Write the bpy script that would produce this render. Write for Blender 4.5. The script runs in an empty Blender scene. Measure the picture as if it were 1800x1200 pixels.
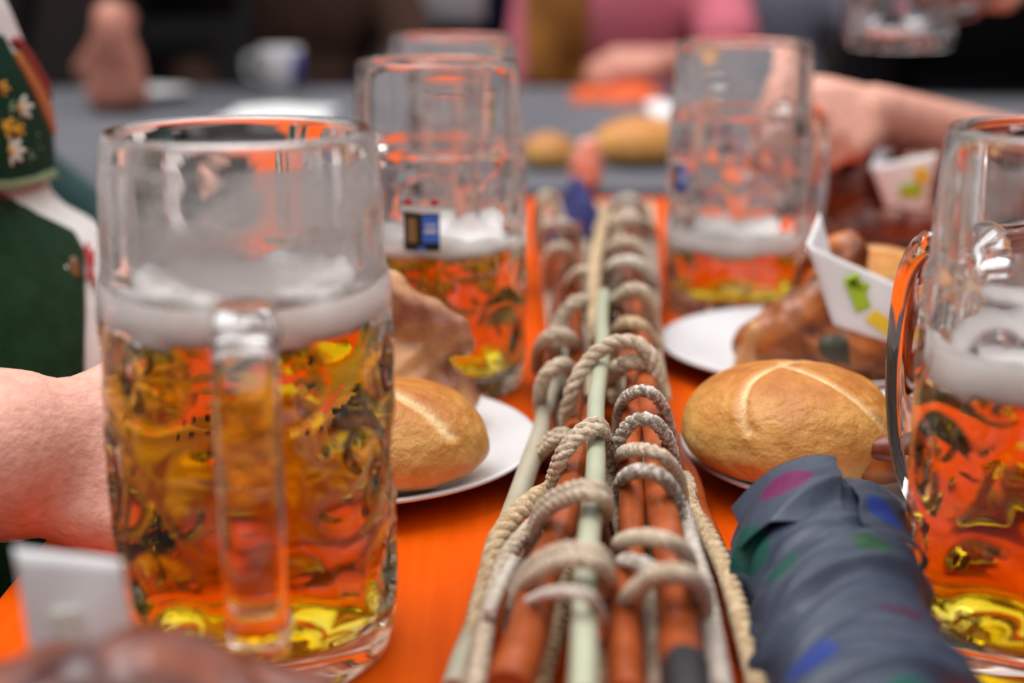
import bpy, bmesh, math, random
import numpy as np
from mathutils import Vector, Matrix
from mathutils.bvhtree import BVHTree

sc = bpy.context.scene
C = sc.collection
PI = math.pi
rnd = random.Random(7)

# ------------------------------------------------------------------ camera, sky, exposure
TZ = 0.76                      # height of the table tops
FPX, PITCH, CH = 2600.0, math.radians(14.6), 0.2585
cam = bpy.data.cameras.new('camera')
cam_o = bpy.data.objects.new('camera', cam)
C.objects.link(cam_o)
cam_o.location = (0, 0, TZ + CH)
cam_o.rotation_euler = (PI/2 - PITCH, 0, 0)
cam.sensor_width = 36.0
cam.lens = FPX/1800*36
cam.clip_start = 0.02
cam.dof.use_dof = True
cam.dof.focus_distance = 0.648
cam.dof.aperture_fstop = 4.0
sc.camera = cam_o

sc.view_settings.view_transform = 'Standard'
sc.view_settings.look = 'None'
sc.view_settings.gamma = 1.0
sc.view_settings.use_curve_mapping = False
sc.view_settings.exposure = 0.50

world = bpy.data.worlds.new('overcast_sky')
sc.world = world
world.use_nodes = True
wn, wl = world.node_tree.nodes, world.node_tree.links
wn.clear()
w_out = wn.new('ShaderNodeOutputWorld'); w_bg = wn.new('ShaderNodeBackground')
w_tc = wn.new('ShaderNodeTexCoord'); w_sep = wn.new('ShaderNodeSeparateXYZ')
w_rmp = wn.new('ShaderNodeValToRGB')
w_rmp.color_ramp.elements[0].position = 0.0
w_rmp.color_ramp.elements[0].color = (0.36, 0.36, 0.37, 1)
w_rmp.color_ramp.elements[1].position = 1.0
w_rmp.color_ramp.elements[1].color = (1.0, 0.97, 0.96, 1)
wl.new(w_tc.outputs['Generated'], w_sep.inputs[0])
wl.new(w_sep.outputs['Z'], w_rmp.inputs[0])
wl.new(w_rmp.outputs[0], w_bg.inputs[0])
w_bg.inputs[1].default_value = 1.35
wl.new(w_bg.outputs[0], w_out.inputs[0])

# the brightest part of the overcast sky, high behind the far table
sun = bpy.data.lights.new('hazy_sun', 'SUN'); sun.energy = 1.6; sun.angle = math.radians(38); sun.color = (1, 0.98, 0.95)
sun_o = bpy.data.objects.new('hazy_sun', sun); C.objects.link(sun_o)
sun_o.rotation_euler = (math.radians(-6), math.radians(-16), 0)

cy = sc.cycles
cy.use_denoising = True
cy.max_bounces = 14
cy.transmission_bounces = 14
cy.glossy_bounces = 6
cy.diffuse_bounces = 3
cy.transparent_max_bounces = 16
cy.caustics_refractive = True
cy.caustics_reflective = False
cy.blur_glossy = 0.6
cy.sample_clamp_indirect = 4.0

def at(px, py, h):             # point at height h above the table, seen at that place of the 1800 x 1200 frame
    a = PITCH + math.atan((py-600)/FPX)
    y = (CH-h)/math.tan(a)
    d = y*math.cos(PITCH) + (CH-h)*math.sin(PITCH)
    return Vector(((px-900)/FPX*d, y, TZ+h))
def at_y(px, py, y):           # point at distance y
    a = PITCH + math.atan((py-600)/FPX)
    dz = -y*math.tan(a)
    d = y*math.cos(PITCH) - dz*math.sin(PITCH)
    return Vector(((px-900)/FPX*d, y, TZ+CH+dz))

# ------------------------------------------------------------------ materials
def mat(name, col, rough=0.6, col2=None, scale=20, bump=0.0, bscale=60, spec=0.5, detail=4, ramp=(0.35, 0.65),
        sheen=0.0, sss=0.0, metal=0.0, coat=0.0, stretch=None, attr=None):
    m = bpy.data.materials.new(name); m.use_nodes = True
    n, l = m.node_tree.nodes, m.node_tree.links
    b = n['Principled BSDF']
    b.inputs['Base Color'].default_value = (*col, 1)
    b.inputs['Roughness'].default_value = rough
    b.inputs['Specular IOR Level'].default_value = spec
    b.inputs['Metallic'].default_value = metal
    b.inputs['Coat Weight'].default_value = coat
    b.inputs['Sheen Weight'].default_value = sheen
    if sss:
        b.inputs['Subsurface Weight'].default_value = sss
        b.inputs['Subsurface Radius'].default_value = (0.008, 0.003, 0.0015)
        b.inputs['Subsurface Scale'].default_value = 1.0
    tc = n.new('ShaderNodeTexCoord')
    vec = tc.outputs['Object']
    if stretch:
        mp = n.new('ShaderNodeMapping'); mp.inputs['Scale'].default_value = stretch
        l.new(vec, mp.inputs[0]); vec = mp.outputs[0]
    src = None
    if col2:
        t = n.new('ShaderNodeTexNoise'); t.inputs['Scale'].default_value = scale; t.inputs['Detail'].default_value = detail
        l.new(vec, t.inputs['Vector'])
        r = n.new('ShaderNodeValToRGB')
        r.color_ramp.elements[0].position, r.color_ramp.elements[1].position = ramp
        r.color_ramp.elements[0].color = (*col, 1); r.color_ramp.elements[1].color = (*col2, 1)
        l.new(t.outputs['Fac'], r.inputs[0]); src = r.outputs[0]
    if attr:
        a = n.new('ShaderNodeVertexColor'); a.layer_name = attr
        if src:
            mx = n.new('ShaderNodeMix'); mx.data_type = 'RGBA'; mx.blend_type = 'MULTIPLY'; mx.inputs[0].default_value = 1
            l.new(a.outputs['Color'], mx.inputs[6]); l.new(src, mx.inputs[7]); src = mx.outputs[2]
        else:
            src = a.outputs['Color']
    if src: l.new(src, b.inputs['Base Color'])
    if bump:
        t2 = n.new('ShaderNodeTexNoise'); t2.inputs['Scale'].default_value = bscale; t2.inputs['Detail'].default_value = 5
        l.new(vec, t2.inputs['Vector'])
        bp = n.new('ShaderNodeBump'); bp.inputs['Strength'].default_value = bump; bp.inputs['Distance'].default_value = 0.002
        l.new(t2.outputs['Fac'], bp.inputs['Height']); l.new(bp.outputs[0], b.inputs['Normal'])
    return m

def glass_mat(name, col=(1, 1, 1), ior=1.5, rough=0.0):
    m = bpy.data.materials.new(name); m.use_nodes = True
    n, l = m.node_tree.nodes, m.node_tree.links; n.clear()
    o = n.new('ShaderNodeOutputMaterial'); g = n.new('ShaderNodeBsdfGlass')
    g.inputs['Color'].default_value = (*col, 1); g.inputs['IOR'].default_value = ior; g.inputs['Roughness'].default_value = rough
    l.new(g.outputs[0], o.inputs[0])
    return m
def beer_mat():
    m = glass_mat('beer', (1, 1, 1), 1.33)
    n, l = m.node_tree.nodes, m.node_tree.links
    v = n.new('ShaderNodeVolumeAbsorption')
    v.inputs['Color'].default_value = (0.942, 0.866, 0.03, 1); v.inputs['Density'].default_value = 84
    l.new(v.outputs[0], n['Material Output'].inputs['Volume'])
    return m
def film_mat(name, lo, hi):
    m = bpy.data.materials.new(name); m.use_nodes = True
    n, l = m.node_tree.nodes, m.node_tree.links; n.clear()
    o = n.new('ShaderNodeOutputMaterial'); mx = n.new('ShaderNodeMixShader')
    t = n.new('ShaderNodeBsdfTransparent'); d = n.new('ShaderNodeBsdfDiffuse'); tr = n.new('ShaderNodeBsdfTranslucent')
    d.inputs[0].default_value = (0.86, 0.80, 0.78, 1); tr.inputs[0].default_value = (0.86, 0.80, 0.78, 1)
    m2 = n.new('ShaderNodeMixShader'); m2.inputs[0].default_value = 0.5
    l.new(d.outputs[0], m2.inputs[1]); l.new(tr.outputs[0], m2.inputs[2])
    tc = n.new('ShaderNodeTexCoord'); mp = n.new('ShaderNodeMapping'); mp.inputs['Scale'].default_value = (1, 1, 1.7)
    ns = n.new('ShaderNodeTexNoise'); ns.inputs['Scale'].default_value = 22; ns.inputs['Detail'].default_value = 6
    l.new(tc.outputs['Object'], mp.inputs[0]); l.new(mp.outputs[0], ns.inputs['Vector'])
    r = n.new('ShaderNodeValToRGB')
    r.color_ramp.elements[0].position = 0.42; r.color_ramp.elements[0].color = (lo, lo, lo, 1)
    r.color_ramp.elements[1].position = 0.58; r.color_ramp.elements[1].color = (hi, hi, hi, 1)
    l.new(ns.outputs['Fac'], r.inputs[0]); l.new(r.outputs[0], mx.inputs[0])
    l.new(t.outputs[0], mx.inputs[1]); l.new(m2.outputs[0], mx.inputs[2]); l.new(mx.outputs[0], o.inputs[0])
    return m

M = {}
M['table'] = mat('orange_lacquer', (0.64, 0.076, 0.0004), 0.55, (0.72, 0.096, 0.001), 9, 0.10, 120, 0.05, stretch=(14, 0.8, 1))
M['table_edge'] = mat('orange_edge', (0.72, 0.11, 0.004), 0.5)
M['steel'] = mat('painted_steel', (0.05, 0.07, 0.05), 0.5)
M['grey_top'] = mat('grey_tabletop', (0.105, 0.108, 0.125), 0.7, (0.13, 0.133, 0.150), 6, 0.05, 80, 0.1)
M['ground'] = mat('asphalt', (0.035, 0.035, 0.038), 0.9, (0.055, 0.055, 0.055), 40, 0.3, 200)
M['wall'] = mat('sky_blocker_boards', (0.018, 0.013, 0.012), 0.8, (0.035, 0.024, 0.02), 6, stretch=(6, 1, 0.5))  # dark boards of the added walls that block low sky light
M['glass'] = glass_mat('clear_glass')
M['beer'] = beer_mat()
M['film'] = film_mat('foam_film', .07, .60)
M['thin_film'] = film_mat('thin_foam_film', 0.0, .16)
M['foam'] = mat('beer_foam', (0.86, 0.79, 0.76), 0.8, (0.90, 0.85, 0.83), 60, 0.35, 320, 0.3, sss=0.9)
M['foam'].node_tree.nodes['Principled BSDF'].inputs['Subsurface Radius'].default_value = (0.014, 0.012, 0.011)
M['porcelain'] = mat('white_porcelain', (0.66, 0.66, 0.68), 0.25)
M['crust'] = mat('bread_crust', (0.80, 0.66, 0.52), 0.42, (1.0, 1.0, 1.0), 60, 1.0, 150, 0.35, attr='Col', sss=0.0)
M['chicken'] = mat('roast_skin', (0.075, 0.013, 0.008), 0.38, (0.50, 0.145, 0.022), 55, 0.6, 70, 0.5, ramp=(0.36, 0.66), detail=6)
M['chicken_pale'] = mat('pale_roast_skin', (0.22, 0.060, 0.030), 0.34, (0.66, 0.34, 0.15), 40, 0.6, 70, 0.5, detail=5)
M['chicken_dark'] = mat('dark_roast_skin', (0.055, 0.014, 0.012), 0.30, (0.24, 0.055, 0.020), 60, 0.6, 70, 0.5, detail=6)
M['meat'] = mat('pale_meat', (0.62, 0.34, 0.14), 0.5, (0.45, 0.16, 0.05), 40, 0.4, 90)
M['charred'] = mat('charred_skin', (0.03, 0.035, 0.018), 0.5, (0.07, 0.05, 0.03), 60, 0.4, 90)
M['paper'] = mat('white_paper', (0.80, 0.80, 0.81), 0.7, bump=0.15, bscale=30)
M['faint'] = mat('faint_print', (0.64, 0.64, 0.58), 0.7)
M['green_print'] = mat('green_print', (0.36, 0.55, 0.02), 0.6)
M['yellow_print'] = mat('yellow_print', (0.80, 0.55, 0.02), 0.6)
M['copper'] = mat('varnished_stick', (0.25, 0.048, 0.011), 0.32, (0.38, 0.085, 0.022), 60, 0.25, 200, 0.25, stretch=(1, 1, 0.12))
M['darkcopper'] = mat('dark_stick', (0.13, 0.030, 0.012), 0.38, (0.22, 0.055, 0.02), 30, 0.25, 200, 0.3, stretch=(1, 1, 0.12))
M['greenstick'] = mat('pale_green_stick', (0.38, 0.40, 0.28), 0.36, (0.44, 0.46, 0.34), 30, 0.1, 200, stretch=(1, 1, 0.1))
M['greystick'] = mat('grey_beige_stick', (0.36, 0.33, 0.24), 0.40, (0.45, 0.41, 0.31), 30, 0.15, 200, stretch=(1, 1, 0.1))
M['black'] = mat('black_rubber', (0.012, 0.012, 0.014), 0.5)
M['cord'] = mat('natural_cord', (0.46, 0.345, 0.235), 0.95, (0.76, 0.63, 0.48), 400, 0.8, 900, 0.1, sheen=0.2)
M['cord_gold'] = mat('golden_cord', (0.48, 0.32, 0.17), 0.95, (0.74, 0.56, 0.35), 240, 0.8, 900, 0.1, sheen=0.2)
M['cord_grey'] = mat('grey_speckled_cord', (0.30, 0.24, 0.19), 0.95, (0.74, 0.66, 0.58), 380, 0.8, 900, 0.1, sheen=0.2, ramp=(0.44, 0.56))
M['cord_white'] = mat('white_cord', (0.58, 0.49, 0.41), 0.95, (0.76, 0.68, 0.59), 240, 0.8, 900, 0.1, sheen=0.2)
M['skin'] = mat('skin', (0.64, 0.31, 0.235), 0.50, (0.74, 0.39, 0.30), 110, 0.4, 260, 0.35, sss=0.12)
M['skin_red'] = mat('reddish_skin', (0.50, 0.19, 0.14), 0.5, (0.58, 0.25, 0.18), 60, 0.2, 260, 0.35)
M['salmon'] = mat('salmon_meat', (0.72, 0.30, 0.20), 0.5, (0.80, 0.36, 0.26), 60)
M['hair'] = mat('brown_hair', (0.06, 0.035, 0.02), 0.6, (0.10, 0.06, 0.035), 90, 0.5, 300)
M['hair_grey'] = mat('grey_hair', (0.30, 0.29, 0.28), 0.6, (0.40, 0.39, 0.37), 90, 0.5, 300)
M['shirt_white'] = mat('white_linen', (0.66, 0.62, 0.60), 0.85, (0.72, 0.69, 0.67), 60, 0.4, 120)
M['felt'] = mat('green_felt', (0.004, 0.020, 0.005), 0.95, (0.007, 0.030, 0.009), 90, 0.6, 700, 0.15, sheen=0.05)
M['velvet'] = mat('green_velvet', (0.002, 0.032, 0.016), 0.9, (0.003, 0.042, 0.022), 90, 0.4, 500, 0.2)
M['teal'] = mat('teal_cloth', (0.006, 0.035, 0.035), 0.9, (0.010, 0.05, 0.05), 60, 0.3, 300)
M['leather'] = mat('tan_leather', (0.44, 0.15, 0.035), 0.5, (0.52, 0.19, 0.05), 60, 0.2, 300)
M['red'] = mat('red_thread', (0.40, 0.008, 0.008), 0.7)
M['darkred'] = mat('dark_red_leather', (0.22, 0.008, 0.006), 0.6)
M['white_thread'] = mat('white_thread', (0.76, 0.70, 0.60), 0.8)
M['yellow_thread'] = mat('yellow_thread', (0.72, 0.36, 0.02), 0.8)
M['pale_green_thread'] = mat('pale_green_thread', (0.22, 0.33, 0.18), 0.8)
M['horn'] = mat('horn', (0.36, 0.20, 0.09), 0.4, (0.20, 0.10, 0.04), 120)
M['black_cloth'] = mat('black_cloth', (0.006, 0.005, 0.006), 0.9, spec=0.06)
M['brown_cloth'] = mat('brown_cloth', (0.055, 0.030, 0.022), 0.9, (0.075, 0.042, 0.03), 20, spec=0.06)
M['navy_cloth'] = mat('navy_cloth', (0.012, 0.013, 0.040), 0.9, spec=0.06)
M['bright_navy'] = mat('bright_navy_cloth', (0.022, 0.028, 0.13), 0.85, (0.03, 0.04, 0.17), 40)
M['grey_shirt'] = mat('light_grey_cloth', (0.40, 0.39, 0.42), 0.9)
M['bluegrey_shirt'] = mat('blue_grey_cloth', (0.24, 0.25, 0.32), 0.9)
M['pink_cloth'] = mat('pink_cloth', (0.55, 0.13, 0.18), 0.9)
M['mustard'] = mat('mustard_cloth', (0.34, 0.13, 0.015), 0.9, (0.22, 0.08, 0.01), 12)
M['trousers'] = mat('dark_trousers', (0.015, 0.015, 0.018), 0.9)
M['blue_glaze'] = mat('blue_glaze', (0.05, 0.06, 0.28), 0.3)
M['orange_cloth'] = mat('orange_red_cloth', (0.70, 0.10, 0.01), 0.8)
M['emblem_black'] = mat('black_print', (0.012, 0.010, 0.014), 0.4)
M['emblem_blue'] = mat('blue_print', (0.05, 0.16, 0.62), 0.4)
M['emblem_red'] = mat('red_print', (0.50, 0.01, 0.01), 0.4)
M['emblem_white'] = mat('white_print', (0.65, 0.62, 0.62), 0.5)
M['emblem_gold'] = mat('gold_print', (0.25, 0.14, 0.05), 0.4)
M['umbrella'] = mat('slate_nylon', (0.92, 0.92, 0.92), 0.44, (1, 1, 1), 200, 0.3, 120, 0.38, attr='Col')

# ------------------------------------------------------------------ mesh helpers
class MB:
    def __init__(s): s.v = []; s.f = []
    def add(s, v, f):
        k = len(s.v); s.v += [tuple(p) for p in v]; s.f += [tuple(i+k for i in q) for q in f]; return s
    def box(s, c, d, rot=None):
        v = []
        for x in (-.5, .5):
            for y in (-.5, .5):
                for z in (-.5, .5):
                    p = Vector((x*d[0], y*d[1], z*d[2]))
                    if rot: p = rot @ p
                    v.append(p+Vector(c))
        return s.add(v, [(0, 1, 3, 2), (4, 6, 7, 5), (0, 4, 5, 1), (2, 3, 7, 6), (0, 2, 6, 4), (1, 5, 7, 3)])
    def tube(s, pts, rad, n=12, cap=True, squash=None):
        pts = [Vector(p) for p in pts]; N = len(pts)
        if not hasattr(rad, '__len__'): rad = [rad]*N
        t0 = (pts[1]-pts[0]).normalized()
        u = t0.orthogonal().normalized()
        rings = []
        for i, p in enumerate(pts):
            t = (pts[min(i+1, N-1)]-pts[max(i-1, 0)])
            t = t.normalized() if t.length > 1e-9 else t0
            u = (u-t*u.dot(t)).normalized(); w = t.cross(u)
            rings.append([p+(u*math.cos(2*PI*k/n)+w*math.sin(2*PI*k/n))*rad[i] for k in range(n)])
        v = [q for r in rings for q in r]
        f = [(i*n+k, i*n+(k+1) % n, (i+1)*n+(k+1) % n, (i+1)*n+k) for i in range(N-1) for k in range(n)]
        if cap: f += [tuple(range(n-1, -1, -1)), tuple((N-1)*n+k for k in range(n))]
        return s.add(v, f)
    def lathe(s, prof, n=48, c=(0, 0, 0), fn=None, closed=False):
        v = []
        for r, z in prof:
            for k in range(n):
                a = 2*PI*k/n
                rr = fn(r, z, a) if fn else r
                v.append((c[0]+rr*math.cos(a), c[1]+rr*math.sin(a), c[2]+z))
        N = len(prof)
        f = [(i*n+k, i*n+(k+1) % n, (i+1)*n+(k+1) % n, (i+1)*n+k) for i in range(N-1) for k in range(n)]
        if closed:
            f += [((N-1)*n+k, (N-1)*n+(k+1) % n, (k+1) % n, k) for k in range(n)]
        else:
            f += [tuple(range(n-1, -1, -1)), tuple((N-1)*n+k for k in range(n))]
        return s.add(v, f)
    def ball(s, c, r, n=16, m=10, rot=None):
        r = r if hasattr(r, '__len__') else (r, r, r)
        v = [Vector((0, 0, -1))]; f = []
        for i in range(1, m):
            a = -PI/2+PI*i/m
            for k in range(n):
                v.append(Vector((math.cos(a)*math.cos(2*PI*k/n), math.cos(a)*math.sin(2*PI*k/n), math.sin(a))))
        v.append(Vector((0, 0, 1))); top = len(v)-1
        for k in range(n): f.append((0, 1+(k+1) % n, 1+k))
        for i in range(m-2):
            for k in range(n):
                a = 1+i*n; b = a+n
                f.append((a+k, a+(k+1) % n, b+(k+1) % n, b+k))
        for k in range(n): f.append((top, 1+(m-2)*n+k, 1+(m-2)*n+(k+1) % n))
        o = []
        for p in v:
            q = Vector((p.x*r[0], p.y*r[1], p.z*r[2]))
            if rot: q = rot @ q
            o.append(q+Vector(c))
        return s.add(o, f)
    def cap(s, a, ra, b, rb, n=14):      # tapered capsule
        a, b = Vector(a), Vector(b); d = (b-a)
        if d.length < 1e-6: return s.ball(a, ra)
        t = d.normalized(); pts = []; rad = []
        for q in (80, 55, 30, 10):
            pts.append(a-t*ra*math.sin(math.radians(q))); rad.append(ra*math.cos(math.radians(q)))
        for q in (10, 30, 55, 80):
            pts.append(b+t*rb*math.sin(math.radians(q))); rad.append(rb*math.cos(math.radians(q)))
        return s.tube(pts, rad, n)
    def chain(s, pts, rad, n=14):
        for i in range(len(pts)-1): s.cap(pts[i], rad[i], pts[i+1], rad[i+1], n)
        return s
    def mesh(s, name):
        me = bpy.data.meshes.new(name); me.from_pydata(s.v, [], s.f); me.update(); return me
    def build(s, name, m, parent=None, smooth=True, auto=None, loc=None):
        return obj(name, s.mesh(name), m, parent, smooth, auto, loc)

def obj(name, me, m, parent=None, smooth=True, auto=None, loc=None):
    o = bpy.data.objects.new(name, me); C.objects.link(o)
    if m is not None:
        me.materials.clear(); me.materials.append(m)
    if smooth: me.polygons.foreach_set('use_smooth', [True]*len(me.polygons))
    if auto is not None:
        bm = bmesh.new(); bm.from_mesh(me)
        for e in bm.edges:
            if len(e.link_faces) == 2 and e.calc_face_angle(0) > auto: e.smooth = False
        bm.to_mesh(me); bm.free()
    if parent is not None:
        o.parent = parent
        o.matrix_parent_inverse = Matrix.Identity(4)
        # meshes are written in world coordinates unless their thing has been moved: see thing(local=True)
        if not parent.get('_local'):
            o.matrix_parent_inverse = parent.matrix_world.inverted()
    if loc: o.location = loc
    return o
def tag(o, label, cat, group=None, kind=None):
    if label: o['label'] = label
    if cat: o['category'] = cat
    if group: o['group'] = group
    if kind: o['kind'] = kind
    return o
def thing(name, label, cat, loc=(0, 0, 0), group=None):
    o = bpy.data.objects.new(name, None); C.objects.link(o)
    o.empty_display_size = 0.02
    o.location = loc
    o.matrix_world = Matrix.Translation(Vector(loc))
    return tag(o, label, cat, group)
def struct(o): o['kind'] = 'structure'; return o
def catmull(p, k=10):
    p = [Vector(q) for q in p]; o = []
    for i in range(len(p)-1):
        a, b, c, d = p[max(i-1, 0)], p[i], p[i+1], p[min(i+2, len(p)-1)]
        for j in range(k):
            t = j/k
            o.append(0.5*((2*b)+(c-a)*t+(2*a-5*b+4*c-d)*t*t+(3*b-a-3*c+d)*t**3))
    o.append(p[-1]); return o
def organic(mb, voxel, smooth=6, name='organic'):
    """overlapping shapes -> one continuous skin"""
    me = mb.mesh(name); o = bpy.data.objects.new('tmp', me); C.objects.link(o)
    r = o.modifiers.new('r', 'REMESH'); r.mode = 'VOXEL'; r.voxel_size = voxel
    if smooth:
        s = o.modifiers.new('s', 'SMOOTH'); s.factor = 0.5; s.iterations = smooth
    dg = bpy.context.evaluated_depsgraph_get(); dg.update()
    out = bpy.data.meshes.new_from_object(o.evaluated_get(dg))
    bpy.data.objects.remove(o); bpy.data.meshes.remove(me); out.name = name
    return out
def vcol(me, fn):
    a = me.color_attributes.new('Col', 'FLOAT_COLOR', 'POINT')
    buf = np.ones((len(me.vertices), 4), dtype=np.float32)
    for i, v in enumerate(me.vertices): buf[i, :3] = fn(v.co)
    a.data.foreach_set('color', buf.ravel())

# ------------------------------------------------------------------ setting
g = MB(); g.box((0, 4, -0.05), (24, 24, 0.1)); struct(g.build('floor', M['ground'], smooth=False))
pm = MB(); pm.box((0, 0, 1.8), (0.246, 0.04, 3.6)); pme = pm.mesh('blocker_plank'); pme.materials.append(M['wall'])
def sky_blocker(name, loc, rz, n):  # invented board wall, added to keep out light from the low sky
    w = bpy.data.objects.new(name, None); C.objects.link(w); w['kind'] = 'structure'; w.location = loc; w.rotation_euler = (0, 0, rz)
    for i in range(n):
        o = bpy.data.objects.new('plank', pme); C.objects.link(o); o.parent = w; o.location = ((i-(n-1)/2)*0.25, rnd.uniform(-.006, .006), 0)
sky_blocker('sky_blocker_back', (0, 6.2, 0), 0, 26)  # added dark backdrop, hides the bright sky between the people
sky_blocker('sky_blocker_front', (0, -6.4, 0), 0, 26)  # unseen, added behind the camera to darken the horizon
sky_blocker('sky_blocker_left', (-3.2, -0.1, 0), PI/2, 50)  # unseen, added to cut the side light from the left
sky_blocker('sky_blocker_right', (3.2, -0.1, 0), PI/2, 50)  # unseen, added to cut the side light from the right

def beer_table(name, label, x0, x1, y0, y1, mtop, medge):
    t = thing(name, label, 'table', ((x0+x1)/2, (y0+y1)/2, 0))
    b = MB(); b.box(((x0+x1)/2, (y0+y1)/2, TZ-0.0135), (x1-x0, y1-y0, 0.027))
    o = b.build('tabletop', mtop, t, smooth=False)
    bv = o.modifiers.new('bevel', 'BEVEL'); bv.width = 0.004; bv.segments = 2
    for x in (x0+.03, x1-.03): MB().box((x, (y0+y1)/2, TZ-0.045), (0.03, (y1-y0)-.1, 0.036)).build('rail', medge, t, smooth=False)
    along_y = (y1-y0) > (x1-x0)
    for s in (0.14, 0.86):
        for q in (0.14, 0.86):
            X = x0+(x1-x0)*(q if along_y else s); Y = y0+(y1-y0)*(s if along_y else q)
            MB().tube([(X, Y, 0), (X, Y, TZ-.03)], 0.014, 10).build('leg', M['steel'], t)
    return t
beer_table('beer_table', 'long orange lacquered beer table carrying mugs, plates and whips', -0.215, 0.455, 0.12, 1.62, M['table'], M['table_edge'])
beer_table('grey_table', 'grey table standing crosswise behind the orange one', -1.7, 1.9, 1.68, 3.05, M['grey_top'], M['grey_top'])

# ------------------------------------------------------------------ beer mugs
MH = 0.200
def mug_radius(z):
    k = [(0, .0470), (.003, .0495), (.010, .0515), (.02, .0524), (.07, .0530), (.135, .0530), (.146, .0526), (.1505, .0508), (.155, .0506),
         (.165, .0505), (.185, .0495), (.194, .0484), (.200, .0474)]
    for (a, ra), (b, rb) in zip(k, k[1:]):
        if z <= b: return ra+(rb-ra)*(z-a)/(b-a)
    return k[-1][1]
DIMPLES = []
for row, (zc, rr) in enumerate(((0.040, 0.0170), (0.080, 0.0185), (0.120, 0.0150))):
    for k in range(7): DIMPLES.append(((k+0.5*(row % 2))*2*PI/7, zc, rr))
def mug_fn(r, z, a):
    if 0.018 < z < 0.138:
        for da, zc, rr in DIMPLES:
            dd = (a-da+PI) % (2*PI)-PI
            q = math.hypot(dd*0.053, z-zc)/rr
            if q < 1: r = r-0.0042*(1-q*q)
            elif q < 1.15: r = r+0.0005*math.sin((q-1)/.15*PI)
    return r
def make_mug_mesh():
    n = 144; out = []
    for i in range(103):
        z = 0.196*i/102; out.append((mug_radius(z), z))
    for q in range(1, 8):            # rounded lip
        a = PI*q/8; out.append((0.0448+0.0034*math.cos(a), 0.1962+0.0036*math.sin(a)))
    inn = []
    for i in range(40):
        z = 0.196-(0.196-0.019)*i/39
        inn.append((0.0414-0.0010*(1-z/.2) if z < .15 else 0.0412+(z-.15)/.046*.0002, z))
    inn += [(0.0385, .0150), (0.030, .0130), (0.015, .0124), (0.002, .0122)]
    m = MB()
    n_out = len(out)
    m.lathe([(0.002, 0.0035), (0.036, 0.003), (0.041, 0.0005)]+out+inn, n, fn=lambda r, z, a: mug_fn(r, z, a) if r > 0.0465 else r)
    # close both tiny holes is done by the lathe caps
    return m.mesh('mug_glass')
MUG_ME = make_mug_mesh(); MUG_ME.materials.append(M['glass'])
MUG_ME.polygons.foreach_set('use_smooth', [True]*len(MUG_ME.polygons))
def make_handle_mesh():
    path = catmull([(0.0512, 0, .138), (0.064, 0, .1455), (0.079, 0, .1440), (0.090, 0, .129), (0.0935, 0, .103), (0.0920, 0, .074), (0.084, 0, .049), (0.069, 0, .035), (0.0512, 0, .032)], 8)
    N = len(path); n = 20; v = []
    for i, p in enumerate(path):
        t = (path[min(i+1, N-1)]-path[max(i-1, 0)]).normalized(); u = Vector((0, 1, 0)); w = t.cross(u)
        e = abs(2*i/(N-1)-1)
        hw = 0.0100+0.0022*e**3; ht = 0.0058+0.0022*e**4
        for k in range(n):
            a = 2*PI*k/n; c, s_ = math.cos(a), math.sin(a)
            v.append(p+u*hw*math.copysign(abs(c)**.62, c)+w*ht*math.copysign(abs(s_)**.62, s_))
    f = [(i*n+k, i*n+(k+1) % n, (i+1)*n+(k+1) % n, (i+1)*n+k) for i in range(N-1) for k in range(n)]
    f += [tuple(range(n-1, -1, -1)), tuple((N-1)*n+k for k in range(n))]
    me = MB().add(v, f).mesh('mug_handle'); me.materials.append(M['glass'])
    me.polygons.foreach_set('use_smooth', [True]*len(me.polygons))
    return me
HANDLE_ME = make_handle_mesh()
def fix_normals(me):
    bm = bmesh.new(); bm.from_mesh(me); bmesh.ops.recalc_face_normals(bm, faces=bm.faces); bm.to_mesh(me); bm.free()
fix_normals(MUG_ME); fix_normals(HANDLE_ME)
def inner_r(z): return 0.0414-0.0010*(1-z/.2)

def patch(radius, a0, a1, z0, z1, n=10, thick=0.0003):   # thin curved plate that hugs the glass
    v = []
    for r in (radius, radius+thick):
        for z in (z0, z1):
            for k in range(n+1):
                a = a0+(a1-a0)*k/n; v.append((r*math.cos(a), r*math.sin(a), z))
    q = n+1; f = []
    for k in range(n):
        f += [(k, k+1, q+k+1, q+k), (2*q+k, 3*q+k, 3*q+k+1, 2*q+k+1), (k, 2*q+k, 2*q+k+1, k+1), (q+k, q+k+1, 3*q+k+1, 3*q+k)]
    f += [(0, q, 3*q, 2*q), (n, 2*q+n, 3*q+n, q+n)]
    return v, f

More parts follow.
